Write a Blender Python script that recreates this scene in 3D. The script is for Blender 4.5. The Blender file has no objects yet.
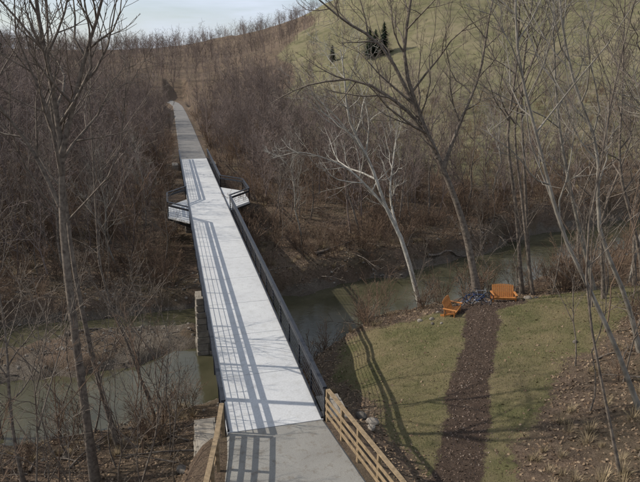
import bpy, math, random
import numpy as np
from mathutils import Vector, Matrix, Euler
random.seed(7); RS=np.random.RandomState(11)
scene=bpy.context.scene
COL=scene.collection
# ------------------------------------------------------------------ helpers
def link(o,parent=None):
    COL.objects.link(o)
    if parent is not None: o.parent=parent
    return o
def empty(name,loc=(0,0,0),rz=0):
    e=bpy.data.objects.new(name,None); e.location=loc; e.rotation_euler=(0,0,rz); COL.objects.link(e); return e
def mesh_np(name,V,Fs,mat=None,smooth=False):
    me=bpy.data.meshes.new(name)
    V=np.asarray(V,dtype=np.float32)
    me.vertices.add(len(V)); me.vertices.foreach_set('co',V.ravel())
    loops=np.concatenate([f.ravel() for f in Fs]).astype(np.int32)
    tot=np.concatenate([np.full(len(f),f.shape[1],dtype=np.int32) for f in Fs])
    st=np.concatenate([[0],np.cumsum(tot)[:-1]]).astype(np.int32)
    me.loops.add(len(loops)); me.loops.foreach_set('vertex_index',loops)
    me.polygons.add(len(tot)); me.polygons.foreach_set('loop_start',st); me.polygons.foreach_set('loop_total',tot)
    if smooth: me.polygons.foreach_set('use_smooth',np.ones(len(tot),dtype=bool))
    me.update(calc_edges=True); me.validate()
    if mat: me.materials.append(mat)
    return me
class MB:
    def __init__(s): s.v=[]; s.f=[]
    def add(s,vs,fs):
        b=len(s.v); s.v+= [tuple(q) for q in vs]; s.f+=[tuple(b+i for i in f) for f in fs]
    def box(s,c,d,rot=None,jit=0):
        hx,hy,hz=d[0]/2,d[1]/2,d[2]/2
        vs=[Vector((x*hx,y*hy,z*hz)) for x in(-1,1) for y in(-1,1) for z in(-1,1)]
        if jit: vs=[q+Vector((random.uniform(-jit,jit) for _ in range(3))) for q in vs]
        if rot is not None: vs=[rot@q for q in vs]
        vs=[q+Vector(c) for q in vs]
        s.add(vs,[(0,1,3,2),(4,6,7,5),(0,4,5,1),(2,3,7,6),(0,2,6,4),(1,5,7,3)])
    def beam(s,a,b,w,h):
        a=Vector(a);b=Vector(b);d=(b-a);L=d.length;d.normalize()
        up=Vector((0,0,1)) if abs(d.z)<.95 else Vector((1,0,0))
        x=d.cross(up).normalized(); u=x.cross(d)
        m=Matrix((x,d,u)).transposed()
        s.box((a+b)/2,(w,L,h),m)
    def tube(s,a,b,r,k=8):
        a=Vector(a);b=Vector(b);d=(b-a).normalized()
        up=Vector((0,0,1)) if abs(d.z)<.95 else Vector((1,0,0))
        x=d.cross(up).normalized(); u=x.cross(d)
        ring=[x*math.cos(2*math.pi*i/k)*r+u*math.sin(2*math.pi*i/k)*r for i in range(k)]
        s.add([a+q for q in ring]+[b+q for q in ring],[(i,(i+1)%k,k+(i+1)%k,k+i) for i in range(k)]+[tuple(range(k))[::-1],tuple(range(k,2*k))])
    def obj(s,name,mat,parent=None,bevel=0,loc=None,rz=None,smooth=False):
        me=bpy.data.meshes.new(name); me.from_pydata(s.v,[],s.f); me.materials.append(mat); me.update()
        if smooth: me.polygons.foreach_set('use_smooth',[True]*len(me.polygons))
        o=bpy.data.objects.new(name,me); link(o,parent)
        if bevel:
            b=o.modifiers.new('bevel','BEVEL'); b.width=bevel; b.segments=1; b.limit_method='ANGLE'
        if loc is not None: o.location=loc
        if rz is not None: o.rotation_euler=(0,0,rz)
        return o
# ------------------------------------------------------------------ materials
def newmat(name):
    m=bpy.data.materials.new(name); m.use_nodes=True
    nt=m.node_tree; b=nt.nodes['Principled BSDF']
    b.inputs['Specular IOR Level'].default_value=.25
    return m,nt,b
def N(nt,t,**k):
    n=nt.nodes.new(t)
    for a,v in k.items(): setattr(n,a,v)
    return n
def noise(nt,scale,detail=6,rough=.6,vec=None,dist=0):
    n=N(nt,'ShaderNodeTexNoise'); n.inputs['Scale'].default_value=scale; n.inputs['Detail'].default_value=detail
    n.inputs['Roughness'].default_value=rough; n.inputs['Distortion'].default_value=dist
    if vec is not None: nt.links.new(vec,n.inputs['Vector'])
    return n.outputs['Fac']
def ramp(nt,fac,stops):
    r=N(nt,'ShaderNodeValToRGB'); el=r.color_ramp.elements
    while len(el)<len(stops): el.new(.5)
    for e,(p_,c) in zip(el,stops): e.position=p_; e.color=(*c,1) if len(c)==3 else c
    nt.links.new(fac,r.inputs[0]); return r.outputs[0]
def mix(nt,f,a,b,mode='MIX'):
    m=N(nt,'ShaderNodeMix',data_type='RGBA',blend_type=mode)
    for i,v in((0,f),(6,a),(7,b)):
        if isinstance(v,(int,float)): m.inputs[i].default_value=v
        elif isinstance(v,tuple): m.inputs[i].default_value=(*v,1)
        else: nt.links.new(v,m.inputs[i])
    return m.outputs[2]
def mth(nt,op,a,b=None,c=None):
    m=N(nt,'ShaderNodeMath',operation=op)
    for i,v in enumerate((a,b,c)):
        if v is None: continue
        if isinstance(v,(int,float)): m.inputs[i].default_value=v
        else: nt.links.new(v,m.inputs[i])
    return m.outputs[0]
def bump(nt,b,h,strength=.5,dist=.05):
    n=N(nt,'ShaderNodeBump'); n.inputs['Strength'].default_value=strength; n.inputs['Distance'].default_value=dist
    nt.links.new(h,n.inputs['Height']); nt.links.new(n.outputs[0],b.inputs['Normal'])
def pos(nt): return N(nt,'ShaderNodeNewGeometry').outputs['Position']
def objc(nt): return N(nt,'ShaderNodeTexCoord').outputs['Object']
def simple(name,c1,c2,scale=3,rough=.85,bs=.4,bd=.02,detail=4,metal=0,rnd=False):
    m,nt,b=newmat(name)
    n=noise(nt,scale,detail,.65,objc(nt))
    col=ramp(nt,n,[(.3,c1),(.7,c2)])
    if rnd:
        oi=N(nt,'ShaderNodeObjectInfo')
        k=mth(nt,'MULTIPLY_ADD',oi.outputs['Random'],.8,.6)
        cb=N(nt,'ShaderNodeCombineColor')
        for i in range(3): nt.links.new(k,cb.inputs[i])
        col=mix(nt,1.0,col,cb.outputs[0],'MULTIPLY')
    nt.links.new(col,b.inputs['Base Color']); b.inputs['Roughness'].default_value=rough; b.inputs['Metallic'].default_value=metal
    if bs: bump(nt,b,n,bs,bd)
    return m
def twigmat(name,c):
    m,nt,b=newmat(name); oi=N(nt,'ShaderNodeObjectInfo')
    col=ramp(nt,oi.outputs['Random'],[(0,tuple(q*.6 for q in c)),(1,tuple(q*1.35 for q in c))])
    nt.links.new(col,b.inputs['Base Color']); b.inputs['Roughness'].default_value=1; b.inputs['Specular IOR Level'].default_value=0
    return m
M_bark=simple('bark_grey',(.07,.055,.045),(.20,.165,.13),5,.95,.5,.03,2)
M_barkp=simple('bark_pale',(.12,.105,.085),(.29,.26,.215),2.2,.9,.3,.02,2)
M_syc=simple('bark_sycamore',(.20,.18,.15),(.48,.45,.39),2.2,.9,.3,.02,2)
M_far=twigmat('bark_far',(.175,.138,.12))
M_shrub=twigmat('shrub_twigs',(.165,.115,.082))
M_reed=twigmat('dry_grass',(.25,.195,.12))
M_metal=simple('black_painted_steel',(.012,.013,.017),(.028,.03,.036),8,.45,0,.003,2)
M_girder=simple('girder_steel',(.03,.03,.03),(.07,.06,.05),2,.7,.2,.01)
M_wood=simple('weathered_pine',(.15,.108,.062),(.29,.21,.125),6,.8,.3,.006)
M_chair=simple('orange_stained_wood',(.32,.125,.035),(.47,.20,.06),7,.6,.3,.004)
M_stone=simple('cut_sandstone',(.13,.11,.088),(.32,.285,.235),2.2,.9,.7,.04,6)
M_rock=simple('river_rock',(.09,.078,.063),(.23,.20,.165),3,.9,.5,.04,3,rnd=True)
M_rubber=simple('tyre_rubber',(.015,.015,.015),(.03,.03,.03),20,.8)
M_paintb=simple('bicycle_paint_blue',(.02,.05,.14),(.03,.07,.2),5,.35)
M_paintr=simple('bicycle_paint_silver',(.3,.3,.31),(.4,.4,.42),5,.35)
M_conif=simple('conifer_needles',(.012,.02,.012),(.035,.05,.025),3,1)
m,nt,b=newmat('concrete_deck'); P=pos(nt)
n1=noise(nt,.5,4,.6,P); n2=noise(nt,14,5,.7,P); n3=noise(nt,2.5,4,.7,P)
c=ramp(nt,n1,[(.3,(.40,.40,.40)),(.7,(.50,.50,.49))])
c=mix(nt,.35,c,ramp(nt,n2,[(.3,(.28,.28,.28)),(.7,(.62,.62,.61))]))
c=mix(nt,mth(nt,'MULTIPLY',ramp(nt,n3,[(.50,(0,0,0)),(.70,(1,1,1))]),.45),c,(.30,.29,.27))
nt.links.new(c,b.inputs['Base Color']); b.inputs['Roughness'].default_value=.85; bump(nt,b,n2,.3,.006); M_deck=m
def asphalt(name,lo,hi):
    m,nt,b=newmat(name); P=pos(nt)
    n1=noise(nt,.7,4,.6,P); n2=noise(nt,30,5,.8,P); n3=noise(nt,3,4,.75,P)
    c=ramp(nt,n1,[(.3,lo),(.7,hi)])
    c=mix(nt,.45,c,ramp(nt,n2,[(.3,tuple(q*.45 for q in lo)),(.7,tuple(min(1,q*1.6) for q in hi))]))
    c=mix(nt,mth(nt,'MULTIPLY',ramp(nt,n3,[(.52,(0,0,0)),(.66,(1,1,1))]),.55),c,(.12,.095,.07))
    nt.links.new(c,b.inputs['Base Color']); b.inputs['Roughness'].default_value=.9; bump(nt,b,n2,.5,.01); return m
M_asph=asphalt('worn_asphalt',(.16,.15,.135),(.24,.23,.205))
M_trail=asphalt('crushed_limestone',(.13,.122,.115),(.20,.19,.175))
# ------------------------------------------------------------------ terrain
CP=np.array([
(0,-60,0),(0,0,-.1),(0,12,-.1),(0,18,-.1),(-2.5,16,-.3),(-4.5,18,-2.5),(-8,18,-4),(-14,18,-4.4),(-25,20,-4),(-45,20,-2),(-4,22,-3.6),(-8,24,-4.5),(-15,27,-4.6),(-30,30,-4.4),(-6,27,-4.9),
(0,23,-2.6),(0,27,-4.2),(3.2,22,-1.6),(3.5,25,-3),(4,30,-4.2),(6,31.8,-3.6),(5.9,21.7,-1.5),(5,27,-2.9),(7.5,27,-1.9),(8.5,20.2,-1),(4,17,-.7),(5,15.5,-.7),(7,15,-.7),(12,17.8,-.1),(18,21,.4),(10,13,.4),(12,24,-.9),(14.4,27,-1.1),(10,25,-1.2),
(15.5,32,-1.6),(20,31.5,-1.5),(26,31.5,-1.4),(10,31,-2.2),(13,31.2,-1.7),(16,35.5,-3),(22,35.5,-2.8),(30,36,-2.8),(36,34,-2),(30,25,.5),(30,10,3),(15,3,2.5),(60,20,3),(50,38,-1.5),
(2,51.5,-3.4),(5,51,-3.0),(11,53,-2.8),(20,55,-3.2),(27,58,-3),(38,63,-2.6),(50,68,-2),(8,60,-1.4),(0,60,-2.2),(0,70,-2),(0,82,-1.2),(0,88,-.2),(14,62,-1.4),(-5,50,-4),(-12,48,-3.6),(-20,50,-3.2),(-10,60,-2.2),(-20,64,-1),(-40,55,-1),(-30,90,2),(-12,90,-.5),(12,85,-.8),
(0,120,0),(0,150,0),(0,200,.3),(0,260,7),(-15,150,1),(15,140,.5),(-35,150,4),(-60,120,6),(-70,200,11),(-68,260,15),(-120,200,18),(-25,250,10),(-90,100,11),(-100,50,6),(-80,-20,2),
(20,250,10),(40,300,20),(0,330,16),(10,420,18),(-80,350,19),(-160,300,23),(51,250,22),(85,330,42),
(36,105,-.3),(28,120,-.1),(54,81,-1),(67,77,-.4),(60,120,4.5),(90,100,4.5),(50,180,10),(66,170,14),(100,145,14),(140,170,26),(90,240,40),(130,230,46),(190,220,54),(200,120,28),(120,80,3),(90,60,-1),(150,320,64),(250,300,66),(300,150,45),(250,50,12),(150,30,5),
(400,400,60),(-400,400,25),(-400,-400,10),(400,-400,20),(0,700,20),(-500,0,20),(600,0,35),(0,-500,5)],float)
def rbf_fit(C):
    d=np.sqrt(((C[:,None,:2]-C[None,:,:2])**2).sum(-1)+.6)
    A=np.zeros((len(C)+3,)*2); A[:len(C),:len(C)]=d; A[:len(C),-3:]=np.c_[np.ones(len(C)),C[:,:2]]; A[-3:,:len(C)]=A[:len(C),-3:].T
    return np.linalg.solve(A,np.r_[C[:,2],0,0,0])
Wt=rbf_fit(CP)
CREEK=np.array([(-300,-20),(-60,22),(-25,34.5),(-8,37.5),(0,39.8),(8,41.6),(18,43.4),(28,47),(38,50),(50,53),(85,58),(160,40),(400,-30)],float)
CW=np.array([10,8,8,8.2,7.0,5.9,5.5,5.8,6.6,7.2,8,8,10],float)
def polyline(x,y,PL,Wd=None):
    best=np.full(x.shape,1e9); w=np.zeros(x.shape)
    for i in range(len(PL)-1):
        a=PL[i];d=PL[i+1]-a; t=np.clip(((x-a[0])*d[0]+(y-a[1])*d[1])/(d@d),0,1)
        q=np.hypot(x-a[0]-t*d[0],y-a[1]-t*d[1]); k=q<best
        best=np.where(k,q,best)
        if Wd is not None: w=np.where(k,Wd[i]+t*(Wd[i+1]-Wd[i]),w)
    return best,w
WAVES=[(RS.uniform(0,6.28),RS.uniform(.8,1.25),RS.uniform(0,6.28)) for _ in range(24)]
def fbm(x,y,s):
    r=np.zeros(x.shape)
    for i,(a,k,ph) in enumerate(WAVES):
        o=i//6; f=s*k*2.1**o
        r+=np.sin((x*math.cos(a)+y*math.sin(a))*f+ph+1.7*np.sin((x*math.sin(a)-y*math.cos(a))*f*.6))*.5**o
    return r/4
def sm(a,b,x):
    t=np.clip((x-a)/(b-a),0,1); return t*t*(3-2*t)
def terrain(x,y):
    x=np.atleast_1d(np.asarray(x,float)); y=np.atleast_1d(np.asarray(y,float)); sh=x.shape; x=x.ravel(); y=y.ravel()
    z=np.empty(x.shape)
    for i in range(0,len(x),20000):
        xs=x[i:i+20000];ys=y[i:i+20000]
        d=np.sqrt((xs[:,None]-CP[None,:,0])**2+(ys[:,None]-CP[None,:,1])**2+.6)
        z[i:i+20000]=d@Wt[:-3]+Wt[-3]+Wt[-2]*xs+Wt[-1]*ys
    far=sm(45,150,np.hypot(x,y-30))
    lawn=((x>3)&(y<34)&(y>10)&(x<30))
    z=z+fbm(x,y,.35)*(.10+.12*far)*np.where(lawn,.4,1)+fbm(x,y,1.5)*.06+fbm(x,y,.06)*2.0*far
    dc,w=polyline(x,y,CREEK,CW)
    wn=w+fbm(x,y,.25)*1.1+fbm(x,y,.9)*.45
    e=sm(wn-1.4,wn+1.2,dc)
    bed=-6.5+0*x
    g=1-sm(.50,1.0,np.hypot((x+9)/12.5,(y-38.9-.10*(x+9))/4.0)+fbm(x,y,.6)*.16)
    bed=bed+g*1.75+fbm(x,y,1.2)*.12+g*fbm(x,y,.5)*.3+g*fbm(x,y,2.5)*.08
    zt=np.maximum(z,-5.1)
    z=bed*(1-e)+zt*e+4*e*(1-e)*(fbm(x,y,1.3)*.45+fbm(x,y,3.2)*.15)
    n=(1-sm(2.3,4.5,np.abs(x)))*(1-sm(19.4,21.5,y))
    z=z*(1-n)+(-.07)*n
    n=(1-sm(2.2,4.5,np.abs(x-.3)))*sm(85.5,88,y)*(1-sm(215,240,y))
    z=z*(1-n)+(-.07)*n
    n=(1-sm(3,5,np.abs(x)))*sm(21.5,23.5,y)*(1-sm(80,86,y))
    z=np.where(n>0,z*(1-n)+np.minimum(z,-1.9)*n,z)
    return z.reshape(sh)
def T1(x,y): return float(terrain([x],[y])[0])
MPATH=np.array([(4.4,13.5),(5.6,15.8),(8.3,20.2),(10.8,24.2),(13.2,27.8),(15.2,31.2)],float)
LAWN_R=np.array([(6.5,12),(7.5,15.5),(12.8,21),(19.5,25.5),(30,29.5),(60,33)],float)
def masks(x,y,z):
    yr=np.interp(x,LAWN_R[:,0],LAWN_R[:,1])
    nl=fbm(x,y,.5)
    grass=sm(-1.8,1.0,(y-yr)+nl*1.4)*sm(3.6,6.0,x+nl*.9+ (y-20)*-.02)*(1-sm(31.8,33.6,y+nl*.6))*sm(-4.3,-3.0,z)*(1-sm(34,42,x))
    mp,_=polyline(x,y,MPATH); path=1-sm(.4,1.25,mp+nl*.3+fbm(x,y,2.2)*.14)
    pad=1-sm(1.5,2.6,np.hypot((x-15.6)/1.5,y-32.3)); path=np.maximum(path,pad)
    mud=(1-sm(-5.3,-4.6,z+nl*.35))
    ny=fbm(x,y,.05)
    mead=sm(-4,10,y-74+ny*10+ (60-np.minimum(x,60))*.75)*sm(17,30,x+ny*8)*(1-sm(0,40,(y-130)-(x-22)*3.4+ny*20))
    return grass,path,mud,mead
nU=430
u=np.linspace(-1,1,nU); gx=8+12*np.sinh(4.5*u); gy=28+12*np.sinh(4.5*u)
X,Y=np.meshgrid(gx,gy); Z=terrain(X,Y)
idx=np.arange(nU*nU).reshape(nU,nU)
Fq=np.stack([idx[:-1,:-1],idx[:-1,1:],idx[1:,1:],idx[1:,:-1]],-1).reshape(-1,4)
m,nt,b=newmat('ground_surface'); P=pos(nt)
at=N(nt,'ShaderNodeAttribute',attribute_name='mask'); sp=N(nt,'ShaderNodeSeparateColor'); nt.links.new(at.outputs['Color'],sp.inputs[0])
nA=noise(nt,.35,3,.6,P); nB=noise(nt,4,4,.75,P); nC=noise(nt,18,3,.75,P); nD=noise(nt,.05,3,.65,P); nE=noise(nt,1.3,3,.7,P)
litter=mix(nt,.55,ramp(nt,nB,[(.3,(.045,.032,.024)),(.5,(.12,.083,.058)),(.7,(.23,.168,.12))]),ramp(nt,nC,[(.35,(.042,.03,.022)),(.65,(.24,.175,.126))]))
litter=mix(nt,ramp(nt,nA,[(.42,(0,0,0)),(.68,(.6,.6,.6))]),litter,(.115,.092,.058))
gr=mix(nt,.5,ramp(nt,nE,[(.3,(.078,.080,.033)),(.52,(.13,.12,.052)),(.75,(.205,.172,.09))]),ramp(nt,nC,[(.3,(.05,.052,.024)),(.7,(.205,.185,.092))]))
gr=mix(nt,ramp(nt,nA,[(.38,(0,0,0)),(.60,(.85,.85,.85))]),gr,(.20,.16,.09))
mulch=mix(nt,.5,ramp(nt,nB,[(.3,(.037,.026,.019)),(.7,(.105,.072,.052))]),ramp(nt,nC,[(.35,(.02,.014,.012)),(.68,(.155,.11,.08))]))
mudc=mix(nt,.5,ramp(nt,nE,[(.3,(.07,.055,.04)),(.5,(.135,.108,.082)),(.7,(.19,.157,.12))]),ramp(nt,nC,[(.35,(.04,.032,.025)),(.5,(.12,.10,.078)),(.66,(.31,.27,.22))]))
meadc=mix(nt,.5,ramp(nt,nD,[(.35,(.16,.14,.08)),(.5,(.13,.125,.06)),(.62,(.21,.175,.11)),(.75,(.12,.095,.065))]),ramp(nt,nA,[(.3,(.09,.088,.045)),(.5,(.18,.158,.09)),(.7,(.23,.187,.122))]))
def sharp(ch,k=.7):
    v=mth(nt,'ADD',ch,mth(nt,'MULTIPLY',mth(nt,'SUBTRACT',nB,.5),k)); return ramp(nt,v,[(.38,(0,0,0)),(.62,(1,1,1))])
c=mix(nt,sharp(at.outputs['Alpha'],.8),litter,meadc)
c=mix(nt,sharp(sp.outputs[0],1.5),c,gr)
c=mix(nt,sharp(sp.outputs[2],1.0),c,mudc)
c=mix(nt,sharp(sp.outputs[1],1.1),c,mulch)
nt.links.new(c,b.inputs['Base Color']); b.inputs['Roughness'].default_value=.95; b.inputs['Specular IOR Level'].default_value=.1
bump(nt,b,noise(nt,5,6,.8,P),1.0,.18); M_ground=m
me=mesh_np('ground',np.c_[X.ravel(),Y.ravel(),Z.ravel()],[Fq],M_ground,True)
mk=masks(X,Y,Z); ca=me.color_attributes.new('mask','FLOAT_COLOR','POINT')
ca.data.foreach_set('color',np.stack([q.ravel() for q in mk],-1).astype(np.float32).ravel())
link(bpy.data.objects.new('ground',me))
# ------------------------------------------------------------------ water
m,nt,b=newmat('creek_water'); P=pos(nt)
n1=noise(nt,.25,3,.6,P); w1=noise(nt,2.2,3,.6,P,.6)
nt.links.new(ramp(nt,n1,[(.35,(.042,.040,.022)),(.65,(.078,.070,.042))]),b.inputs['Base Color'])
b.inputs['Roughness'].default_value=.11; b.inputs['Specular IOR Level'].default_value=.42; bump(nt,b,w1,.25,.05)
V=[];F=[]
for i,(q,w) in enumerate(zip(CREEK,CW)):
    a=CREEK[max(i-1,0)];c_=CREEK[min(i+1,len(CREEK)-1)]; d=(c_-a)/np.hypot(*(c_-a)); nrm=np.array([-d[1],d[0]])
    V+= [(*(q+nrm*(w+3.5)),-5.5),(*(q-nrm*(w+3.5)),-5.5)]
for i in range(len(CREEK)-1): F.append((2*i,2*i+1,2*i+3,2*i+2))
me=bpy.data.meshes.new('creek_water'); me.from_pydata(V,[],F); me.materials.append(m); link(bpy.data.objects.new('creek_water',me))
# ------------------------------------------------------------------ trails
def strip(name,pts,mat,z=0.0):
    mb=MB()
    for i in range(len(pts)-1):
        (y0,a0,b0),(y1,a1,b1)=pts[i],pts[i+1]
        mb.add([(a0,y0,z),(b0,y0,z),(b1,y1,z),(a1,y1,z),(a0-.15,y0,z-.12),(b0+.15,y0,z-.12),(b1+.15,y1,z-.12),(a1-.15,y1,z-.12)],[(0,1,2,3),(4,0,3,7),(1,5,6,2)])
    return mb.obj(name,mat)
strip('asphalt_path',[(-30,-2.8,2.6),(10,-2.7,2.8),(15.5,-2.35,2.3),(18.2,-1.9,1.95),(19.55,-1.78,1.78)],M_asph)
strip('gravel_trail',[(86.1,-1.75,1.75),(100,-1.7,1.75),(130,-1.5,1.8),(165,-1.3,1.7),(190,-1.2,1.4),(203,-2.0,.7),(212,-3.4,-.4),(218,-5.5,-1.6)],M_trail)
# ------------------------------------------------------------------ bridge
bridge=empty('footbridge')
LB=[(-1.85,51),(-3.75,53.4),(-3.75,57.4),(-1.85,60)]; RB=[(1.85,55),(4.1,57.6),(4.1,62.6),(1.85,65.2)]
mb=MB(); y=19.6
while y<86:
    L=min(4.15,86-y); mb.box((0,y+L/2-.012,-.11),(3.7,L-.024,.22)); y+=4.15
mb.obj('deck_panels',M_deck,bridge,.01)
def prism(mb,poly,z0,z1):
    n=len(poly); mb.add([(x,y,z1) for x,y in poly]+[(x,y,z0) for x,y in poly],[tuple(range(n)),tuple(range(2*n-1,n-1,-1))]+[(i,n+i,n+(i+1)%n,(i+1)%n) for i in range(n)])
mb=MB(); prism(mb,[(x-.006 if abs(x)<1.9 else x,y) for x,y in LB][::-1],-.2,-.004); prism(mb,[(x+.006 if abs(x)<1.9 else x,y) for x,y in RB],-.2,-.004)
mb.obj('overlook_platforms',M_deck,bridge)
mb=MB()
for sx in(-1.55,1.55):
    mb.box((sx,52.8,-.80),(.05,66.2,1.1)); mb.box((sx,52.8,-.25),(.35,66.2,.05)); mb.box((sx,52.8,-1.37),(.4,66.2,.05))
    yy=20.5
    while yy<86: mb.box((sx,yy,-.8),(.3,.04,1.04)); yy+=2.0
yy=21.5
while yy<86: mb.box((0,yy,-.6),(3.0,.14,.45)); yy+=4
for sx,poly in((-1,LB),(1,RB)):
    for q in poly[1:3]:
        mb.beam((sx*1.6,q[1],-1.2),(q[0]-sx*.15,q[1],-.3),.14,.18); mb.beam((sx*1.6,q[1],-.3),(q[0]-sx*.1,q[1],-.3),.14,.16)
    mb.beam((poly[1][0],poly[1][1],-.30),(poly[2][0],poly[2][1],-.30),.1,.2)
mb.obj('steel_girders',M_girder,bridge)
def railing(mb,pts,zs=(.16,.36,.56,.76),ztop=1.30,post=2.4):
    for a,b_ in zip(pts[:-1],pts[1:]):
        a=Vector((*a,0));b_=Vector((*b_,0));L=(b_-a).length;n=max(1,round(L/post))
        for i in range(n+1):
            q=a.lerp(b_,i/n); mb.box((q.x,q.y,ztop/2-.12),(.07,.07,ztop+.24))
        for z in zs: mb.beam(a+Vector((0,0,z)),b_+Vector((0,0,z)),.016,.018)
        mb.beam(a+Vector((0,0,1.0)),b_+Vector((0,0,1.0)),.05,.19)
        mb.beam(a+Vector((0,0,ztop)),b_+Vector((0,0,ztop)),.16,.08)
mb=MB()
ox=1.93
railing(mb,[(-ox,19.7),(-ox,51),(-3.7,53.4),(-3.7,57.4),(-ox,60),(-ox,86)])
railing(mb,[(ox,19.7),(ox,55),(4.05,57.6),(4.05,62.6),(ox,65.2),(ox,86)])
mb.obj('steel_railings',M_metal,bridge)
mb=MB()
for sx in(-1,1): mb.box((sx*1.80,52.8,.045),(.07,66.3,.09))
mb.obj('steel_kerb',M_metal,bridge)
def masonry(mb,x0,x1,y0,y1,z0,z1,batter=.04,h=.45):
    z=z0;k=0;cx=(x0+x1)/2;cy=(y0+y1)/2
    while z<z1-.1:
        hh=min(h*random.uniform(.9,1.1),z1-z); f=(z1-z)*batter
        a0,a1,b0,b1=x0-f,x1+f,y0-f,y1+f
        mb.box((cx,cy,z+hh/2),(a1-a0-.2,b1-b0-.2,hh-.002))
        for side in range(4):
            L=(a1-a0) if side<2 else (b1-b0)-.7
            n=max(1,round(L/random.uniform(.7,.95))); w=L/n
            for i in range(n):
                t=(i+.5)/n*L-L/2; dep=.36; pr=random.uniform(-.03,.04)
                if side<2:
                    yy=(b0+dep/2-pr) if side==0 else (b1-dep/2+pr); c=(cx+t,yy,z+hh/2);d=(w-.03,dep,hh-.03)
                else:
                    xx=(a0+dep/2-pr) if side==2 else (a1-dep/2+pr); c=(xx,cy+t,z+hh/2);d=(dep,w-.03,hh-.03)
                mb.box(c,d,jit=.012)
        z+=hh;k+=1
mb=MB(); masonry(mb,-2.2,2.2,37,38.4,-6.6,-1.45); mb.box((0,37.7,-1.47+.03),(3.6,1.4,.06)); mb.obj('stone_pier',M_stone,bridge,.02)
mb=MB(); masonry(mb,-2.2,2.2,57,58.6,-4.5,-1.45); mb.obj('stone_pier_far',M_stone,bridge,.02)
mb=MB(); masonry(mb,-2.4,2.4,19.65,21.6,-4.2,-1.45,.05)
masonry(mb,2.15,3.15,19.0,22.2,-3.2,-.55,.05); masonry(mb,-3.0,-2.15,17.6,21.9,-4.2,-.75,.06)
mb.obj('stone_abutment',M_stone,bridge,.02)
mb=MB(); masonry(mb,-2.4,2.4,84.9,86.5,-3,-1.45,.05); masonry(mb,2.2,3.0,84,87,-2.5,-.5,.05);masonry(mb,-3.0,-2.2,84,87,-2.5,-.5,.05); mb.obj('far_stone_abutment',M_stone,bridge,.02)
def fence(name,pts):
    e=empty(name); mb=MB()
    for j,(a,b_) in enumerate(zip(pts[:-1],pts[1:])):
        a=Vector((*a,0));b_=Vector((*b_,0));L=(b_-a).length;n=max(1,round(L/1.5)); d=(b_-a).normalized(); nr=Vector((d.y,-d.x,0))
        for i in range(n+(j==len(pts)-2)):
            q=a.lerp(b_,i/n); zb=min(T1(q.x,q.y),0)-.2; mb.box((q.x,q.y,(1.28+zb)/2),(.12,.12,1.28-zb),Matrix.Rotation(math.atan2(d.y,d.x),3,'Z'))
        for z in(.3,.62,.94): mb.beam(a+nr*.085+Vector((0,0,z)),b_+nr*.085+Vector((0,0,z)),.04,.14)
        mb.beam(a+Vector((0,0,1.302)),b_+Vector((0,0,1.302)),.17,.04)
    mb.obj('posts_and_rails',M_wood,e,.006)
fence('wooden_fence',[(2.0,19.55),(2.4,16.9),(2.85,14),(3.15,11),(3.4,8)])
fence('wooden_fence',[(-2.0,19.55),(-2.35,17.6),(-2.85,15.3),(-3.15,12.5)])
# ------------------------------------------------------------------ trees
class Tubes:
    def __init__(s): s.g={}
    def add(s,P,R,k):
        s.g.setdefault((len(P),k),[]).append((P,R))
    def mesh(s,name,mat):
        Vs=[];Fs=[];base=0
        for (n,k),L in s.g.items():
            P=np.array([q[0] for q in L]); R=np.array([q[1] for q in L])
            Tn=np.gradient(P,axis=1); Tn/=np.linalg.norm(Tn,axis=2,keepdims=True)+1e-9
            ref=np.zeros_like(Tn); vert=np.abs(Tn[:,:1,2:3])>.8; ref[...,2]=1; ref=np.where(vert,np.array([1.,.13,0]),ref)
            A=np.cross(Tn,ref); A/=np.linalg.norm(A,axis=2,keepdims=True)+1e-9; B=np.cross(Tn,A)
            an=np.arange(k)*2*np.pi/k
            ring=P[:,:,None,:]+R[:,:,None,None]*(A[:,:,None,:]*np.cos(an)[None,None,:,None]+B[:,:,None,:]*np.sin(an)[None,None,:,None])
            Vs.append(ring.reshape(-1,3))
            m_=len(L); I=base+np.arange(m_*n*k).reshape(m_,n,k)
            a=I[:,:-1,:]; b=np.roll(a,-1,2); d=I[:,1:,:]; c=np.roll(d,-1,2)
            Fs.append(np.stack([a,b,c,d],-1).reshape(-1,4)); base+=m_*n*k
        return mesh_np(name,np.concatenate(Vs),Fs,mat,True)
def resample(pts,n):
    P=np.array(pts,float); m_=len(P)
    if m_==2: return P[0]+(P[1]-P[0])*np.linspace(0,1,n)[:,None]
    E=np.vstack([2*P[0]-P[1],P,2*P[-1]-P[-2]]); out=[]
    for t in np.linspace(0,m_-1-1e-6,n):
        i=int(t);f=t-i; p0,p1,p2,p3=E[i:i+4]
        out.append(.5*((2*p1)+(-p0+p2)*f+(2*p0-5*p1+4*p2-p3)*f*f+(-p0+3*p1-3*p2+p3)*f**3))
    return np.array(out)
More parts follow.
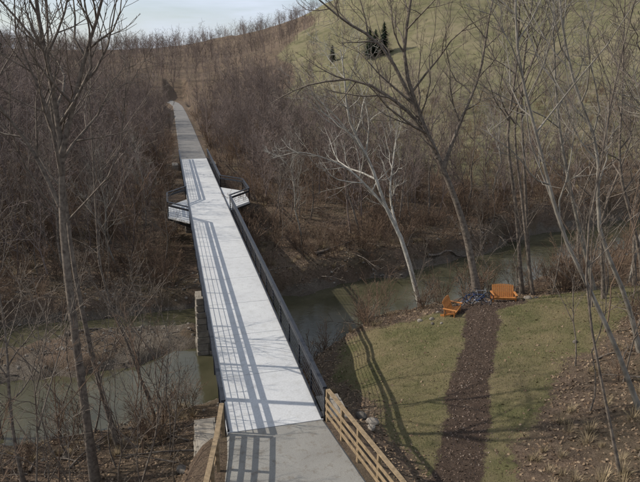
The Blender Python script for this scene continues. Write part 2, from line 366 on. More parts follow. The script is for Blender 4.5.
def grow(T,path,r0,r1,level,cfg,rng):
    n=cfg['n'][level]; k=cfg['k'][level]
    P=resample(path,n) if level==0 else path
    tt=np.linspace(0,1,len(P)); R=r0+(r1-r0)*tt**cfg.get('tp',.9)
    if level==0: R[0]*=1.35
    T.add(P,R,k)
    if level>=len(cfg['ch']): return
    seg=np.linalg.norm(np.diff(P,axis=0),axis=1); L=seg.sum(); nc=cfg['ch'][level]
    if level>0: nc=max(2,int(nc*rng.uniform(.7,1.3)))
    lo=cfg['lo'][level]; ph=rng.uniform(0,6.28)
    for i in range(nc):
        t=lo+(1-lo)*(i+rng.random())/nc; t=min(t,.985)
        f=t*(len(P)-1); j=int(f); q=P[j]+(P[j+1]-P[j])*(f-j); tan=(P[j+1]-P[j]); tan=tan/(np.linalg.norm(tan)+1e-9)
        ph+=2.4+rng.uniform(-.5,.5)
        ref=np.array([0,0,1.]) if abs(tan[2])<.9 else np.array([1.,0,0]); a=np.cross(tan,ref);a/=np.linalg.norm(a);b=np.cross(tan,a)
        an=rng.uniform(*cfg['ang'][level]); d=tan*math.cos(an)+(a*math.cos(ph)+b*math.sin(ph))*math.sin(an)
        ln=L*cfg['len'][level]*rng.uniform(.5,1.2)*(1.25-.85*(t-lo)/(1-lo+1e-6))
        rl=r0+(r1-r0)*t; cr=max(min(rl*.62,.006+ln*.014),cfg['rmin']*1.15)
        m_=cfg['n'][level+1]; pts=[q]; dd=d.copy(); up=cfg.get('up',.10)
        for s_ in range(m_-1):
            dd=dd+np.array([rng.gauss(0,.20),rng.gauss(0,.20),rng.gauss(0,.14)+up]); dd/=np.linalg.norm(dd); pts.append(pts[-1]+dd*ln/(m_-1))
        grow(T,np.array(pts),cr,cfg['rmin'],level+1,cfg,rng)
NEAR=dict(n=[16,7,5,3],k=[8,5,3,3],ch=[12,7,5],lo=[.40,.18,.15],ang=[(.5,1.0),(.45,1.0),(.4,1.0)],len=[.32,.5,.5],rmin=.0085,up=.13)
NEAR4=dict(n=[16,7,5,4,3],k=[8,5,4,3,3],ch=[13,7,5,3],lo=[.40,.18,.15,.1],ang=[(.5,1.0),(.45,1.0),(.4,1.0),(.4,1.)],len=[.32,.5,.5,.5],rmin=.007,up=.13)
LIMB=dict(n=[12,6,5,3],k=[6,4,3,3],ch=[11,6,4],lo=[.15,.15,.15],ang=[(.5,1.1),(.45,1.0),(.4,1.0)],len=[.38,.5,.5],rmin=.008,up=.12)
THIN=dict(n=[10,5,3],k=[5,3,3],ch=[14,5],lo=[.35,.15],ang=[(.35,.8),(.4,.9)],len=[.26,.45],rmin=.007,up=.12)
def tree(name,specs,mat,seed):
    rng=random.Random(seed); T=Tubes(); b0=np.array(specs[0][0][0],float)
    for path,r0,r1,cfg in specs:
        P=np.array(path,float)-b0
        grow(T,P,r0,r1,0,cfg,rng)
    o=bpy.data.objects.new(name,T.mesh(name,mat)); o.location=b0; link(o); return o
def base(x,y,rest,drop=.3):
    return [(x,y,T1(x,y)-drop)]+rest
tree('bare_tree',[(base(-7.4,24,[(-7.45,24,2.4),(-7.4,24,7),(-7.1,23.9,10.1),(-7.15,23.9,12.6),(-7.3,23.9,15.3),(-7.2,24.2,20)]),.19,.04,NEAR4),
 ([(-7.1,23.9,9.9),(-6.4,23.7,11.9),(-5.8,23.6,13.6),(-5.2,23.4,15),(-4.6,23.3,17),(-4.2,23.0,19.5)],.11,.02,LIMB),
 ([(-7.4,24,8.0),(-8.2,24.2,10.2),(-9.3,24.0,12.4),(-10,24,15),(-10.5,24.2,18)],.09,.02,LIMB)],M_bark,1)
tree('bare_tree',[(base(-6.6,26.9,[(-7.3,27.1,-.7),(-7.7,27.2,4.3),(-7.7,27.2,7.5),(-7.8,27.2,11.7),(-7.5,27.2,15.6),(-7.6,27,19)]),.14,.02,NEAR)],M_bark,2)
tree('bare_tree',[(base(-4.9,29.2,[(-5.9,29.5,-1),(-6.9,29.7,2.9),(-6.8,29.7,6.9),(-6.6,29.6,10.7),(-6.5,29.4,14)]),.08,.015,THIN)],M_bark,3)
tree('bare_tree',[(base(16.3,33.7,[(15.2,34,2.1),(14.3,34.2,4.7),(13,34.5,7.6),(11.8,34.8,10.1),(10.8,35.1,13.3),(11,35,16.6),(11.4,34.8,20.5)],.2),.26,.05,NEAR4),
 ([(13,34.5,7.5),(11.9,34.9,9.4),(10.6,35.1,10.7),(8.2,35.7,12.1),(5.9,36.3,12.0),(4.3,36.7,11.5),(2.9,37.1,10.7)],.15,.02,LIMB),
 ([(11.8,34.8,10.0),(9.6,35.4,13.9),(7.3,36,15.5),(5.9,36.3,16.6),(4,36.5,18)],.12,.02,LIMB),
 ([(13.4,34.4,6.8),(14.2,34.2,9.5),(15.2,34.0,12.5),(15.6,34,16),(16.2,34,19)],.13,.02,LIMB)],M_bark,4)
tree('sycamore_tree',[(base(14.4,37.4,[(12.8,38.6,.2),(11.4,39,3.3),(10.2,39.3,6.5),(8.8,39.6,9.3),(8.4,39.7,12.3),(8.2,40,14)]),.20,.03,NEAR),
 ([(11.4,39,3.3),(10,39.6,4.9),(8.5,40.2,6.2),(5.7,40.4,7.2),(3.7,41,6.8)],.10,.015,LIMB),
 ([(12.3,38.8,1.4),(11.9,39.6,4),(12.4,40.4,7),(12.9,40.8,10)],.10,.015,LIMB)],M_syc,5)
tree('bare_tree',[(base(20.6,35.3,[(19.6,35.6,3.4),(18.7,36,8.4),(19,36.2,13.0),(18.7,36,17.1),(18.9,36,20)]),.15,.02,NEAR)],M_bark,6)
tree('bare_tree',[(base(22,36.4,[(20.4,36.3,6),(19.8,36.6,11.3),(19.9,36.5,17),(20,36,20)]),.13,.02,NEAR)],M_bark,7)
tree('bare_tree',[(base(13.7,16.6,[(12.4,16.9,3),(11.1,17.2,5.4),(9.9,17.5,7.6),(8.9,17.8,10.4),(7.9,18,13.3),(7.6,18.1,15.8),(7.5,18,18.5)],.2),.10,.02,NEAR)],M_barkp,8)
tree('bare_tree',[(base(17.3,20.7,[(16.2,20.9,3),(14.6,21.3,6.3),(14.1,21.5,9.7),(12.8,21.8,12.5),(11.9,22,15.5),(11.5,22,18.5)],.2),.12,.02,NEAR)],M_barkp,9)
tree('bare_tree',[(base(10.4,13.7,[(9.5,13.9,3.1),(8.8,14.1,5.5),(8.3,14.2,8),(8.4,14.2,10.4),(8.5,14.2,12.8),(8.8,14.1,15.5)],.2),.055,.012,THIN)],M_bark,10)
tree('bare_tree',[(base(20.8,34.3,[(19.4,34.7,4.3),(18.6,35.1,9.6),(19.6,34.8,14.5),(20,34.5,18)]),.12,.02,NEAR)],M_bark,11)
tree('bare_tree',[(base(24.4,32.6,[(22,33,4.6),(20.5,33.3,9.7),(19.6,33.5,15),(19.2,33.5,18)]),.14,.02,NEAR)],M_barkp,12)
tree('bare_tree',[(base(21.5,25,[(20.2,25,4),(18.6,25.2,8),(18.2,25.4,12),(17.6,25.5,17)]),.12,.02,NEAR)],M_bark,13)
tree('bare_tree',[(base(19.5,22.0,[(19.0,22.1,4),(18.3,22.2,7.5),(17.3,22.4,11),(16.9,22.4,15),(16.4,22.3,18)]),.17,.03,NEAR)],M_bark,14)
tree('bare_tree',[(base(16.5,15.8,[(14.6,16,4.5),(13.6,16,8),(12.9,16.1,11),(11.8,16.2,14),(11.4,16.4,17)]),.10,.02,NEAR)],M_barkp,15)
def proto(name,mat,seed,h,r,cfg,lean=.06,tips=6):
    rng=random.Random(seed); T=Tubes(); pts=[(0,0,-.3)]; x=y=0
    for i in range(1,tips+1):
        x+=rng.gauss(0,lean*h/tips*2.2);y+=rng.gauss(0,lean*h/tips*2.2); pts.append((x,y,h*i/tips))
    grow(T,np.array(pts),r,cfg['rmin']*1.4,0,cfg,rng)
    if rng.random()<.6:
        j=rng.choice([2,3]); q=np.array(pts[j]); a=rng.uniform(0,6.28)
        L=[q+np.array([math.cos(a)*s*h*.10,math.sin(a)*s*h*.10,s*h*.17]) for s in np.linspace(0,2.6,5)]
        grow(T,np.array(L),r*.6,cfg['rmin']*1.3,0,dict(cfg,ch=[max(4,cfg['ch'][0]//2)]+cfg['ch'][1:]),rng)
    return bpy.data.objects.new(name,T.mesh(name,mat))
MID=dict(n=[10,6,4,3],k=[6,4,3,3],ch=[14,6,5],lo=[.28,.15,.15],ang=[(.45,1.05),(.45,1.0),(.4,1.0)],len=[.32,.5,.5],rmin=.009,up=.12)
FAR=dict(n=[6,4,3,2],k=[4,3,3,3],ch=[12,5,4],lo=[.15,.15,.1],ang=[(.4,1.0),(.45,1.1),(.4,1.0)],len=[.36,.5,.55],rmin=.016,up=.10)
LOW=dict(n=[4,3,2,2],k=[3,3,3,3],ch=[10,5,3],lo=[.12,.12,.1],ang=[(.4,1.0),(.45,1.1),(.4,1.0)],len=[.36,.5,.5],rmin=.019,up=.10)
mid=[proto('bare_tree',(M_bark,M_barkp,M_bark,M_bark,M_barkp)[i],100+i,15+i*.9,.12+.01*i,MID,.07) for i in range(5)]
sap=[proto('sapling',(M_bark,M_shrub,M_bark,M_bark)[i],130+i,7+i,.045,THIN,.07) for i in range(4)]
far=[proto('forest_tree_variant_%d'%i,M_far,160+i,10+i*.8,.10,FAR,.09) for i in range(6)]
low=[proto('hill_tree_variant_%d'%i,M_far,180+i,10+i*.8,.11,LOW,.09) for i in range(6)]
def shrub(name,mat,seed,h,ns,spread=.5):
    rng=random.Random(seed);T=Tubes()
    cfg=dict(n=[4,3,2],k=[3,3,3],ch=[5,3],lo=[.2,.2],ang=[(.3,.8),(.3,.9)],len=[.45,.5],rmin=.008,up=.05)
    for i in range(ns):
        a=rng.uniform(0,6.28);s=rng.uniform(.1,spread)*h;o=rng.uniform(0,.4)*h
        c_=np.array([math.cos(a),math.sin(a),0]); hh=h*rng.uniform(.5,1.1)
        grow(T,np.array([c_*o*.5+[0,0,-.1],c_*(o*.5+s*.3)+[0,0,hh*.5],c_*(o*.5+s)+[0,0,hh]]),.014,.009,0,cfg,rng)
    return bpy.data.objects.new(name,T.mesh(name,mat))
shr=[shrub('shrub_variant_%d'%i,M_shrub,200+i,1.6+.35*i,12) for i in range(4)]
def tuft(name,seed):
    rng=np.random.RandomState(seed);n=60;V=[];F=[]
    for i in range(n):
        a=rng.uniform(0,6.28);r=rng.uniform(0,.3);h=rng.uniform(.2,.7);l=rng.uniform(.05,.6)
        p0=np.array([math.cos(a)*r,math.sin(a)*r,-.03]);d=np.array([math.cos(a),math.sin(a),0]);s=np.array([-d[1],d[0],0])*.010
        V+=[p0-s,p0+s,p0+d*l*.4+[0,0,h*.65]+s*.7,p0+d*l*.4+[0,0,h*.65]-s*.7,p0+d*l+[0,0,h]]
        k=5*i;F.append((k,k+1,k+2,k+3));F.append((k+3,k+2,k+4))
    me=bpy.data.meshes.new(name);me.from_pydata([tuple(q) for q in V],[],F);me.materials.append(M_reed)
    return bpy.data.objects.new(name,me)
tuf=[tuft('dry_grass_variant_%d'%i,i) for i in range(3)]
def rock(name,seed):
    import bmesh
    bm=bmesh.new();bmesh.ops.create_icosphere(bm,subdivisions=2,radius=.5);rng=random.Random(seed)
    dirs=[(Vector((rng.gauss(0,1),rng.gauss(0,1),rng.gauss(0,1))).normalized(),rng.uniform(.30,.46)) for _ in range(9)]
    for v in bm.verts:
        for d,l in dirs:
            k=v.co.dot(d)
            if k>l: v.co-=d*(k-l)
        v.co.z*=.65
    me=bpy.data.meshes.new(name);bm.to_mesh(me);me.materials.append(M_rock);return bpy.data.objects.new(name,me)
rks=[rock('rock_variant_%d'%i,i) for i in range(4)]
def stick(name,seed):
    rng=random.Random(seed);T=Tubes();L=rng.uniform(1.5,3.2)
    P=np.array([(0,0,.03),(L*.35,rng.uniform(-.15,.15),.12),(L*.7,rng.uniform(-.25,.25),.10),(L,rng.uniform(-.3,.3),.05)])
    grow(T,P,.045,.012,0,dict(n=[6,4,3],k=[5,3,3],ch=[5,3],lo=[.25,.2],ang=[(.3,.9),(.3,.9)],len=[.4,.5],rmin=.009,up=.02),rng)
    return bpy.data.objects.new(name,T.mesh(name,M_bark))
stk=[stick('branch_variant_%d'%i,i+300) for i in range(4)]
def scatter(name,P,rot,scl,ix,protos):
    c=bpy.data.collections.new(name+'_variants')
    for o in protos: c.objects.link(o)
    me=bpy.data.meshes.new(name); me.vertices.add(len(P)); me.vertices.foreach_set('co',np.asarray(P,np.float32).ravel())
    a=me.attributes.new('rot','FLOAT_VECTOR','POINT');a.data.foreach_set('vector',np.asarray(rot,np.float32).ravel())
    a=me.attributes.new('scl','FLOAT','POINT');a.data.foreach_set('value',np.asarray(scl,np.float32))
    a=me.attributes.new('idx','INT','POINT');a.data.foreach_set('value',np.asarray(ix,np.int32))
    o=bpy.data.objects.new(name,me);link(o)
    g=bpy.data.node_groups.new(name,'GeometryNodeTree')
    g.interface.new_socket('Geometry',in_out='INPUT',socket_type='NodeSocketGeometry');g.interface.new_socket('Geometry',in_out='OUTPUT',socket_type='NodeSocketGeometry')
    gi=g.nodes.new('NodeGroupInput');go=g.nodes.new('NodeGroupOutput');ip=g.nodes.new('GeometryNodeInstanceOnPoints')
    ci=g.nodes.new('GeometryNodeCollectionInfo');ci.inputs['Collection'].default_value=c;ci.inputs['Separate Children'].default_value=True;ci.inputs['Reset Children'].default_value=True
    def na(t,n):
        q=g.nodes.new('GeometryNodeInputNamedAttribute');q.data_type=t;q.inputs['Name'].default_value=n;return q.outputs['Attribute']
    g.links.new(gi.outputs[0],ip.inputs['Points']);g.links.new(ci.outputs[0],ip.inputs['Instance']);ip.inputs['Pick Instance'].default_value=True
    g.links.new(na('INT','idx'),ip.inputs['Instance Index']);g.links.new(na('FLOAT_VECTOR','rot'),ip.inputs['Rotation']);g.links.new(na('FLOAT','scl'),ip.inputs['Scale'])
    g.links.new(ip.outputs[0],go.inputs[0])
    md=o.modifiers.new('instances','NODES');md.node_group=g
    return o
def wedge(n,dmin,dmax,power=1.0,amin=-22,amax=48):
    a=np.radians(RS.uniform(amin,amax,n)); d=(dmin**power+(dmax**power-dmin**power)*RS.rand(n))**(1/power)
    return -3.2+d*np.sin(a),d*np.cos(a)
def dcreek(x,y): q,w=polyline(x,y,CREEK,CW); return q-w
def place(name,x,y,keep,smin,smax,protos,tilt=.05,sink=0,sfun=None):
    z=terrain(x,y); k=keep(x,y,z); x,y,z=x[k],y[k],z[k]; n=len(x)
    s=RS.uniform(smin,smax,n)
    if sfun is not None: s=s*sfun(x,y)
    return scatter(name,np.c_[x,y,z-sink],np.c_[RS.normal(0,tilt,n),RS.normal(0,tilt,n),RS.uniform(0,6.28,n)],s,RS.randint(0,len(protos),n),protos)
def keepf(x,y,z):
    g,p,mu,md=masks(x,y,z)
    hedge=(np.abs(fbm(x,y,.035))<.08)
    k=(dcreek(x,y)>2.5)&(y>47)&((np.abs(x)>np.where(y>84,2.8,5.5))|(y>222))
    k&=(RS.rand(len(x))>md*np.where(hedge,.2,.86))
    k&=~((x>2)&(x<14)&(y<60)&(RS.rand(len(x))<.6))
    k&=~((x>14)&(y<84)&(RS.rand(len(x))<.25))
    k&=~((x>-7)&(x<3)&(y>200)&(y<222))
    return k
sf=lambda x,y:np.where(y<215,np.clip(.58+.42*np.abs(x)/22,0,1),.9)*np.where(x>20,.8,1)
x,y=wedge(1750,50,150,1.5); place('riverside_forest',x,y,keepf,.5,1.05,far,.08,0,sf)
x,y=wedge(3900,150,430,1.5); place('distant_forest',x,y,keepf,.5,1.0,low,.08,0,sf)
x,y=wedge(3900,26,150,1.2,-26,50)
def keeps(x,y,z):
    g,p,mu,md=masks(x,y,z)
    k=((dcreek(x,y)>.2)|((x<-4)&(z>-5.1)&(RS.rand(len(x))<.10)))&(np.abs(x)>np.where(y>84,2.7,2.6))&(g<.1)&(p<.1)&(RS.rand(len(x))>md*.6)
    k&=~((x<-3)&(y>24)&(y<33)&(RS.rand(len(x))<.55))
    k&=~((y<22)&(np.abs(x)<4.5))&~((x>3)&(y<33)&(RS.rand(len(x))<.8)); return k
place('thicket',x,y,keeps,.45,1.25,shr,.12)
x,y=wedge(4500,18,110,1.3,-26,48)
def keept(x,y,z):
    g,p,mu,md=masks(x,y,z)
    return (dcreek(x,y)>-.6)&(z>-5.4)&(g<.15)&(p<.1)&(np.abs(x)>2.4)&(fbm(x,y,.3)>.05)&~((x<4.2)&(x>-3.5)&(y<23))&~((x>4)&(y<30)&(RS.rand(len(x))<.3))
place('dry_grass_clumps',x,y,keept,.3,.85,tuf,.15)
x=RS.uniform(-32,50,1700);y=RS.uniform(18,72,1700)
def keepk(x,y,z):
    g,p,mu,md=masks(x,y,z)
    return (z>-5.5)&(g<.1)&(p<.1)&(np.abs(x)>2.6)&~((np.abs(x)<4.2)&(y<23))
place('fallen_branches',x,y,keepk,.4,1.2,stk,.12)
x=RS.uniform(-40,60,14000);y=RS.uniform(20,66,14000)
def keepr(x,y,z): return ((np.abs(dcreek(x,y))<2.4)&(z>-5.75)&(z<-3.2)&(fbm(x,y,.5)>.1))|((z>-5.6)&(z<-4.4)&(RS.rand(len(x))<.7)&(x<0)&(dcreek(x,y)<0))
place('creek_stones',x,y,keepr,.05,.34,rks,.3,.03)
def inst(name,src,x,y,s,rz,tilt=(0,0)):
    o=bpy.data.objects.new(name,src.data); o.location=(x,y,T1(x,y)-.1); o.scale=(s,)*3; o.rotation_euler=(tilt[0],tilt[1],rz); link(o); return o
for i,(x_,y_,s) in enumerate([(-10.5,25,.85),(-17,28,.9),(-12.5,30,.75),(-20,32,.85),(-16,23,.8),(-4.5,49.5,.5),(-8,50.5,.6),(-12,49.5,.75),(-17,50,.7),(-22,54,.8),(-9,56,.6),(-6,60,.6),(-14,58,.7),(-18,47.5,.65),
   (8,51.5,.6),(14,53,.75),(18.5,54.5,.8),(23,57,.9),(28,58.5,.85),(33,61,.95),(39,63,.9),(26,36.5,1),(30,35.5,1.0),(28,33,.95),(36,35,1),(25,27.5,1.05),(25,24,1.1),(46,67,.9),(10,57,.65),(16,60,.75),(22,63,.8),(30,66,.8),(33,32,1),(22.5,29.5,.9),(6.5,55,.55)]):
    inst('bare_tree',mid[(0,2,3,1,0,2,4,3)[i%8]],x_,y_,s,random.uniform(0,6.28),(random.gauss(0,.07),random.gauss(0,.07)))
SP=[(-4.2,24.5,.8),(-5.5,25.5,.9),(-8.8,26.5,1),(-9.5,28.5,1),(-11.3,22.5,1.1),(-12.5,25.5,1),(-14.5,29.5,1),(-3.6,27,.7),(-7.8,20.5,.9),(-10,19.5,1),(-3.9,21.4,.6),(-5.2,19.6,.7),(-6.2,22.6,.9),(-8.6,23,1.0),(-13.5,27.6,1.1),(11.5,14.2,.9),(14.8,18.8,1),(18,24,1),(5,49.3,.7),(17,35.6,.8),(12,34.3,.7),(23.2,34.3,.9),(22.5,27.3,1),(13,15,1),
 (14.2,21.2,.9),(16.3,19.3,1.2),(18.6,19.8,1.1),(20.5,28,1.1),(23.6,30.6,1.2),(26,30,1.2),(19.3,34.6,1.0),(21.6,33.4,1.1),(24.8,35.3,1.2),(27.5,30.8,1.2),(17.9,34.9,.8),(12.2,17.6,.8)]
for i in range(20): SP.append((random.uniform(-17,-3.8),random.uniform(18.5,28.5),random.uniform(.6,1.25)))
for i in range(16): SP.append((random.uniform(-20,-4),random.uniform(49,60),random.uniform(.6,1.1)))
for i in range(18): SP.append((random.uniform(5,34),random.uniform(52,66),random.uniform(.7,1.2)))
for i,(x_,y_,s) in enumerate(SP):
    inst('sapling',sap[i%4],x_,y_,s,random.uniform(0,6.28),(random.gauss(0,.12),random.gauss(0,.12)))
def conifer(seed,h):
    rng=random.Random(seed);mb=MB();mb.tube((0,0,-.2),(0,0,h*.95),.12,6)
    z=.6;ax=rng.uniform(0,6)
    while z<h:
        r=((1-z/h)**.6*h*.30+.15)
        for i in range(int(9+r*7)):
            a=rng.uniform(0,6.28);rr=r*rng.uniform(.45,1.1)*(1+.25*math.sin(a*2+ax+z*1.3));d=Vector((math.cos(a),math.sin(a),0));s=Vector((-d.y,d.x,0))*rr*.2
            for j in range(4):
                t0,t1=j/4,(j+1)/4+.12
                zz=z-rr*.1*t0+rng.uniform(-.2,.2); zz1=z-rr*.1*t1-rng.uniform(-.1,.3)
                w=s*(1.2-t0)*rng.uniform(.6,1.2)
                mb.add([d*rr*t0-w+Vector((0,0,zz)),d*rr*t0+w+Vector((0,0,zz)),d*rr*t1+w*.4+Vector((0,0,zz1)),d*rr*t1-w*.4+Vector((0,0,zz1))],[(0,1,2,3)])
        z+=h*.03
    return mb
for i,(x_,y_,h) in enumerate([(60,188,9),(62.5,190,7.5),(65,189,9.5),(50,196,5),(-52,215,9)]):
    conifer(i,h).obj('conifer_tree',M_conif,loc=(x_,y_,T1(x_,y_)))
# ------------------------------------------------------------------ leaf litter and grass blades
def flakes(name,x,y,size,mat,lift=.015,tiltmax=.5):
    z=terrain(x,y)+lift; n=len(x); a=RS.uniform(0,6.28,n); s=RS.uniform(.5,1.2,n)*size
    ux=np.c_[np.cos(a)*s,np.sin(a)*s,RS.normal(0,tiltmax,n)*s]; vx=np.c_[-np.sin(a)*s*.6,np.cos(a)*s*.6,RS.normal(0,tiltmax,n)*s*.6]
    C=np.c_[x,y,z]; V=np.stack([C-ux,C-vx,C+ux,C+vx],1).reshape(-1,3)
    me=mesh_np(name,V,[np.arange(4*n).reshape(n,4)],mat); link(bpy.data.objects.new(name,me))
m,nt,b=newmat('fallen_leaves'); P=pos(nt)
nt.links.new(ramp(nt,noise(nt,9,1,.6,P),[(.3,(.065,.04,.024)),(.5,(.16,.108,.066)),(.7,(.28,.21,.14))]),b.inputs['Base Color']);b.inputs['Roughness'].default_value=.9
x=np.r_[RS.uniform(-22,34,60000),RS.uniform(-28,45,60000)];y=np.r_[RS.uniform(12,36,60000),RS.uniform(42,66,60000)];z=terrain(x,y);g,p_,mu,md=masks(x,y,z)
k=(z>-5.4)&(g*1.02+p_<RS.rand(len(x))*1.08)&~((np.abs(x)<3.2)&(y<21))&~((np.abs(x)<2.4)&(y<84))&~((z<-4.8)&(RS.rand(len(x))<.5))
flakes('leaf_litter',x[k],y[k],.08,m)
m2,nt,b=newmat('grass_blades'); P=pos(nt)
nt.links.new(ramp(nt,noise(nt,.7,3,.7,P),[(.35,(.072,.08,.03)),(.5,(.138,.128,.053)),(.65,(.26,.213,.105))]),b.inputs['Base Color']);b.inputs['Roughness'].default_value=.9
x=RS.uniform(3,36,90000);y=RS.uniform(13,34,90000);z=terrain(x,y);g,p_,mu,md=masks(x,y,z)
k=(g-p_>RS.rand(len(x))*.9+.1); x,y,z=x[k],y[k],z[k]; n=len(x); a=RS.uniform(0,6.28,n); h=RS.uniform(.03,.11,n); w=.012
V=np.stack([np.c_[x-np.cos(a)*w,y-np.sin(a)*w,z-.01],np.c_[x+np.cos(a)*w,y+np.sin(a)*w,z-.01],np.c_[x+RS.normal(0,.03,n),y+RS.normal(0,.03,n),z+h]],1).reshape(-1,3)
link(bpy.data.objects.new('lawn_grass',mesh_np('lawn_grass',V,[np.arange(3*n).reshape(n,3)],m2)))
x=RS.uniform(3,20,26000);y=RS.uniform(12,34,26000);z=terrain(x,y);g,p_,mu,md=masks(x,y,z);k=p_>RS.rand(len(x))*.9+.05
m3,nt,b=newmat('bark_mulch'); nt.links.new(ramp(nt,noise(nt,9,1,.6,pos(nt)),[(.3,(.035,.024,.018)),(.7,(.16,.11,.078))]),b.inputs['Base Color'])
flakes('mulch_chips',x[k],y[k],.05,m3,.01,.6)
# ------------------------------------------------------------------ benches
def bench(x,y,rz,w):
    e=empty('adirondack_bench',(x,y,T1(x,y)),rz)
    mb=MB()
    for sx in(-1,1):
        X_=sx*(w/2-.03)
        mb.box((X_,-.34,.27),(.09,.04,.58)); mb.beam((X_-sx*.05,-.36,.36),(X_-sx*.05,.52,.06),.03,.13)
        mb.box((X_,.28,.27),(.08,.04,.56)); mb.box((X_+sx*.02,-.03,.57),(.15,.82,.03))
    n=7
    for i in range(n):
        t=i/(n-1); mb.box((0,-.36+t*.52,.385-t*.165),(w-.02,.075,.024),Matrix.Rotation(-.31,3,'X'))
    mb.obj('seat_and_frame',M_chair,e,.004)
    mb=MB(); nb=int(w/.13)
    for i in range(nb):
        xx=(i+.5)/nb*w*.94-w*.47; hh=.80+.10*math.cos(xx/(w*.5)*1.4)
        mb.beam((xx,.14,.22),(xx,.14+hh*.38,.22+hh*.92),.105,.022)
    mb.obj('back_slats',M_chair,e,.004)
    mb=MB(); mb.beam((-w/2+.03,.275,.50),(w/2-.03,.275,.50),.03,.08); mb.beam((-w/2+.06,.44,.88),(w/2-.06,.44,.88),.03,.07)
    mb.box((0,-.37,.33),(w-.1,.025,.12)); mb.obj('back_rails',M_chair,e)
bench(13.0,31.2,math.radians(48),1.4); bench(17.3,32.5,math.radians(-18),1.5)
# ------------------------------------------------------------------ bicycles
def bicycle(x,y,rz,lean,mat):
    e=empty('bicycle',(x,y,T1(x,y)),rz); e.rotation_euler=(lean,0,rz)
    def torus(mb,cx,R,r,k=28,s=6):
        V=[];F=[]
        for i in range(k):
            a=2*math.pi*i/k
            for j in range(s):
                q=2*math.pi*j/s; V.append((cx+(R+r*math.cos(q))*math.cos(a),r*math.sin(q),.35+(R+r*math.cos(q))*math.sin(a)))
        for i in range(k):
            for j in range(s): F.append((i*s+j,((i+1)%k)*s+j,((i+1)%k)*s+(j+1)%s,i*s+(j+1)%s))
        mb.add(V,F)
    mb=MB()
    for cx in(-.52,.52): torus(mb,cx,.325,.024)
    mb.obj('tyres',M_rubber,e,smooth=True)
    mb=MB()
    for cx in(-.52,.52):
        torus(mb,cx,.30,.008)
        mb.tube((cx,-.04,.35),(cx,.04,.35),.025)
        for i in range(14):
            a=i*math.pi*2/14; mb.tube((cx,0,.35),(cx+.3*math.cos(a),0,.35+.3*math.sin(a)),.0025,3)
    mb.tube((-.08,-.09,.32),(-.08,.09,.32),.015); mb.tube((-.08,.05,.32),(-.08,.055,.32),.09,16)
    mb.tube((-.08,.08,.32),(.03,.08,.20),.01,4);mb.tube((-.08,-.08,.32),(-.19,-.08,.44),.01,4);mb.box((.04,.12,.2),(.09,.08,.02));mb.box((-.2,-.12,.44),(.09,.08,.02))
    mb.obj('spokes_and_crank',M_paintr,e)
    mb=MB(); bb=(-.08,0,.32);st=(-.22,0,.80);hd=(.34,0,.82);h2=(.37,0,.70)
    for a,b_,r in((bb,st,.018),(st,hd,.018),(bb,h2,.02),(bb,(-.52,0,.35),.012),(st,(-.52,0,.35),.011),(hd,h2,.022),(h2,(.52,0,.35),.015),(st,(-.25,0,.93),.013),(hd,(.32,0,.96),.014)): mb.tube(a,b_,r)
    mb.obj('frame',mat,e)
    mb=MB(); mb.tube((.32,-.29,.98),(.32,.29,.98),.013); mb.tube((.32,-.29,.98),(.24,-.31,.99),.016);mb.tube((.32,.29,.98),(.24,.31,.99),.016)
    mb.add([(-.40,-.075,.95),(-.40,.075,.95),(-.22,.04,.96),(-.10,.018,.95),(-.10,-.018,.95),(-.22,-.04,.96),(-.38,0,.90),(-.12,0,.92)],[(0,5,4,3,2,1),(0,1,6),(1,2,7,6),(2,3,7),(3,4,7),(4,5,7),(5,0,6,7)])
    mb.obj('handlebar_and_saddle',M_rubber,e)
bicycle(14.5,32.1,math.radians(10),.16,M_paintb); bicycle(15.5,32.3,math.radians(-14),-.14,M_paintr); bicycle(15.0,31.7,math.radians(-30),.18,M_paintb)
for i,(x_,y_,s) in enumerate([(11.6,31.0,.4),(11.3,30.3,.3),(11.0,31.4,.4),(11.7,29.9,.25),(18.9,32.2,.6),(19.6,32.3,.35),(3.9,21.2,.7),(4.1,20.3,.6),(3.8,19.6,.5),(-3.6,22.6,.7),(-3.4,21.2,.5),(-4.3,20.6,.45),(12.6,32.3,.3),(2.9,23.1,.7),(3.5,24,.5),(16,23.6,.35)]):
    o=bpy.data.objects.new('boulder',rks[i%4].data); o.location=(x_,y_,T1(x_,y_)+s*.12); o.scale=(s,s*.8,s*.9); o.rotation_euler=(0,0,i*1.3); link(o)
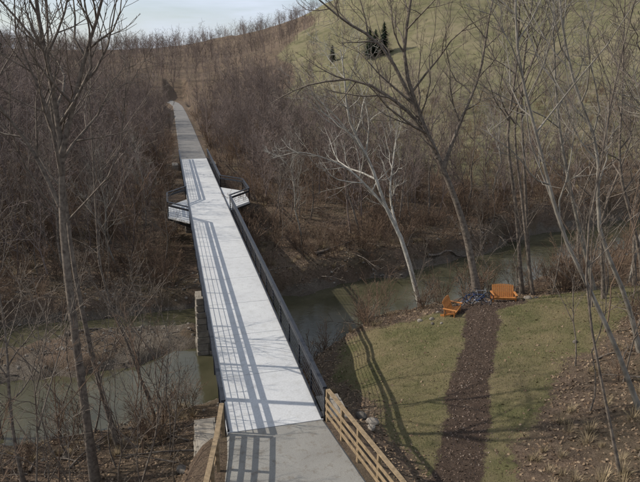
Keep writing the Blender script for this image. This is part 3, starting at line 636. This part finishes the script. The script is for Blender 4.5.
for i,(x_,y_,L,a) in enumerate([(8.6,49.2,5,.5),(20,50.5,5,.2),(-11,40.5,3.5,.4)]):
    T=Tubes();rng=random.Random(i+50); d=np.array([math.cos(a),math.sin(a),0]); p0=np.array([x_,y_,0]); pts=[]
    for j in range(5):
        q=p0+d*L*j/4+np.array([0,rng.uniform(-.12,.12),0]); pts.append((q[0],q[1],T1(q[0],q[1])+.15))
    grow(T,np.array(pts),.14,.05,0,dict(n=[8,4],k=[7,4],ch=[4],lo=[.5],ang=[(.5,.9)],len=[.25],rmin=.015,up=.05),rng)
    link(bpy.data.objects.new('fallen_log',T.mesh('fallen_log',M_bark)))
# ------------------------------------------------------------------ light, sky, camera
to_sun=Vector((-.94*math.cos(math.radians(35)),.34*math.cos(math.radians(35)),math.sin(math.radians(35)))).normalized()
sl=bpy.data.lights.new('sun','SUN'); sl.energy=4.9; sl.angle=math.radians(.5); sl.color=(1,.94,.85)
so=bpy.data.objects.new('sun',sl); so.rotation_euler=to_sun.to_track_quat('Z','Y').to_euler(); so.location=(-30,10,40); link(so)
w=bpy.data.worlds.new('World'); scene.world=w; w.use_nodes=True; nt=w.node_tree; bg=nt.nodes['Background']
sky=N(nt,'ShaderNodeTexSky',sky_type='NISHITA'); sky.sun_disc=False; sky.sun_elevation=math.radians(35); sky.sun_rotation=math.atan2(to_sun.x,to_sun.y)%(2*math.pi)
sky.air_density=1.0; sky.dust_density=1.0
tc=N(nt,'ShaderNodeTexCoord'); mp=N(nt,'ShaderNodeMapping'); mp.inputs['Scale'].default_value=(1,1,4); nt.links.new(tc.outputs['Generated'],mp.inputs['Vector'])
cl=noise(nt,3.2,5,.6,mp.outputs[0],.4)
col=mix(nt,mth(nt,'MULTIPLY_ADD',ramp(nt,cl,[(.38,(0,0,0)),(.60,(1,1,1))]),.55,.35),sky.outputs[0],(6.8,7.5,8.8))
nt.links.new(col,bg.inputs[0]); bg.inputs[1].default_value=.11
cd=bpy.data.cameras.new('camera'); cd.sensor_width=36; cd.lens=33.75; cd.clip_end=3000; cd.clip_start=.1
cam=bpy.data.objects.new('camera',cd); cam.location=(-3.2,0,13.3); cam.rotation_euler=(math.radians(90)-math.atan(181/600),0,-math.radians(14.06)); link(cam)
scene.camera=cam
scene.view_settings.view_transform='Standard'; scene.view_settings.look='None'; scene.view_settings.exposure=0
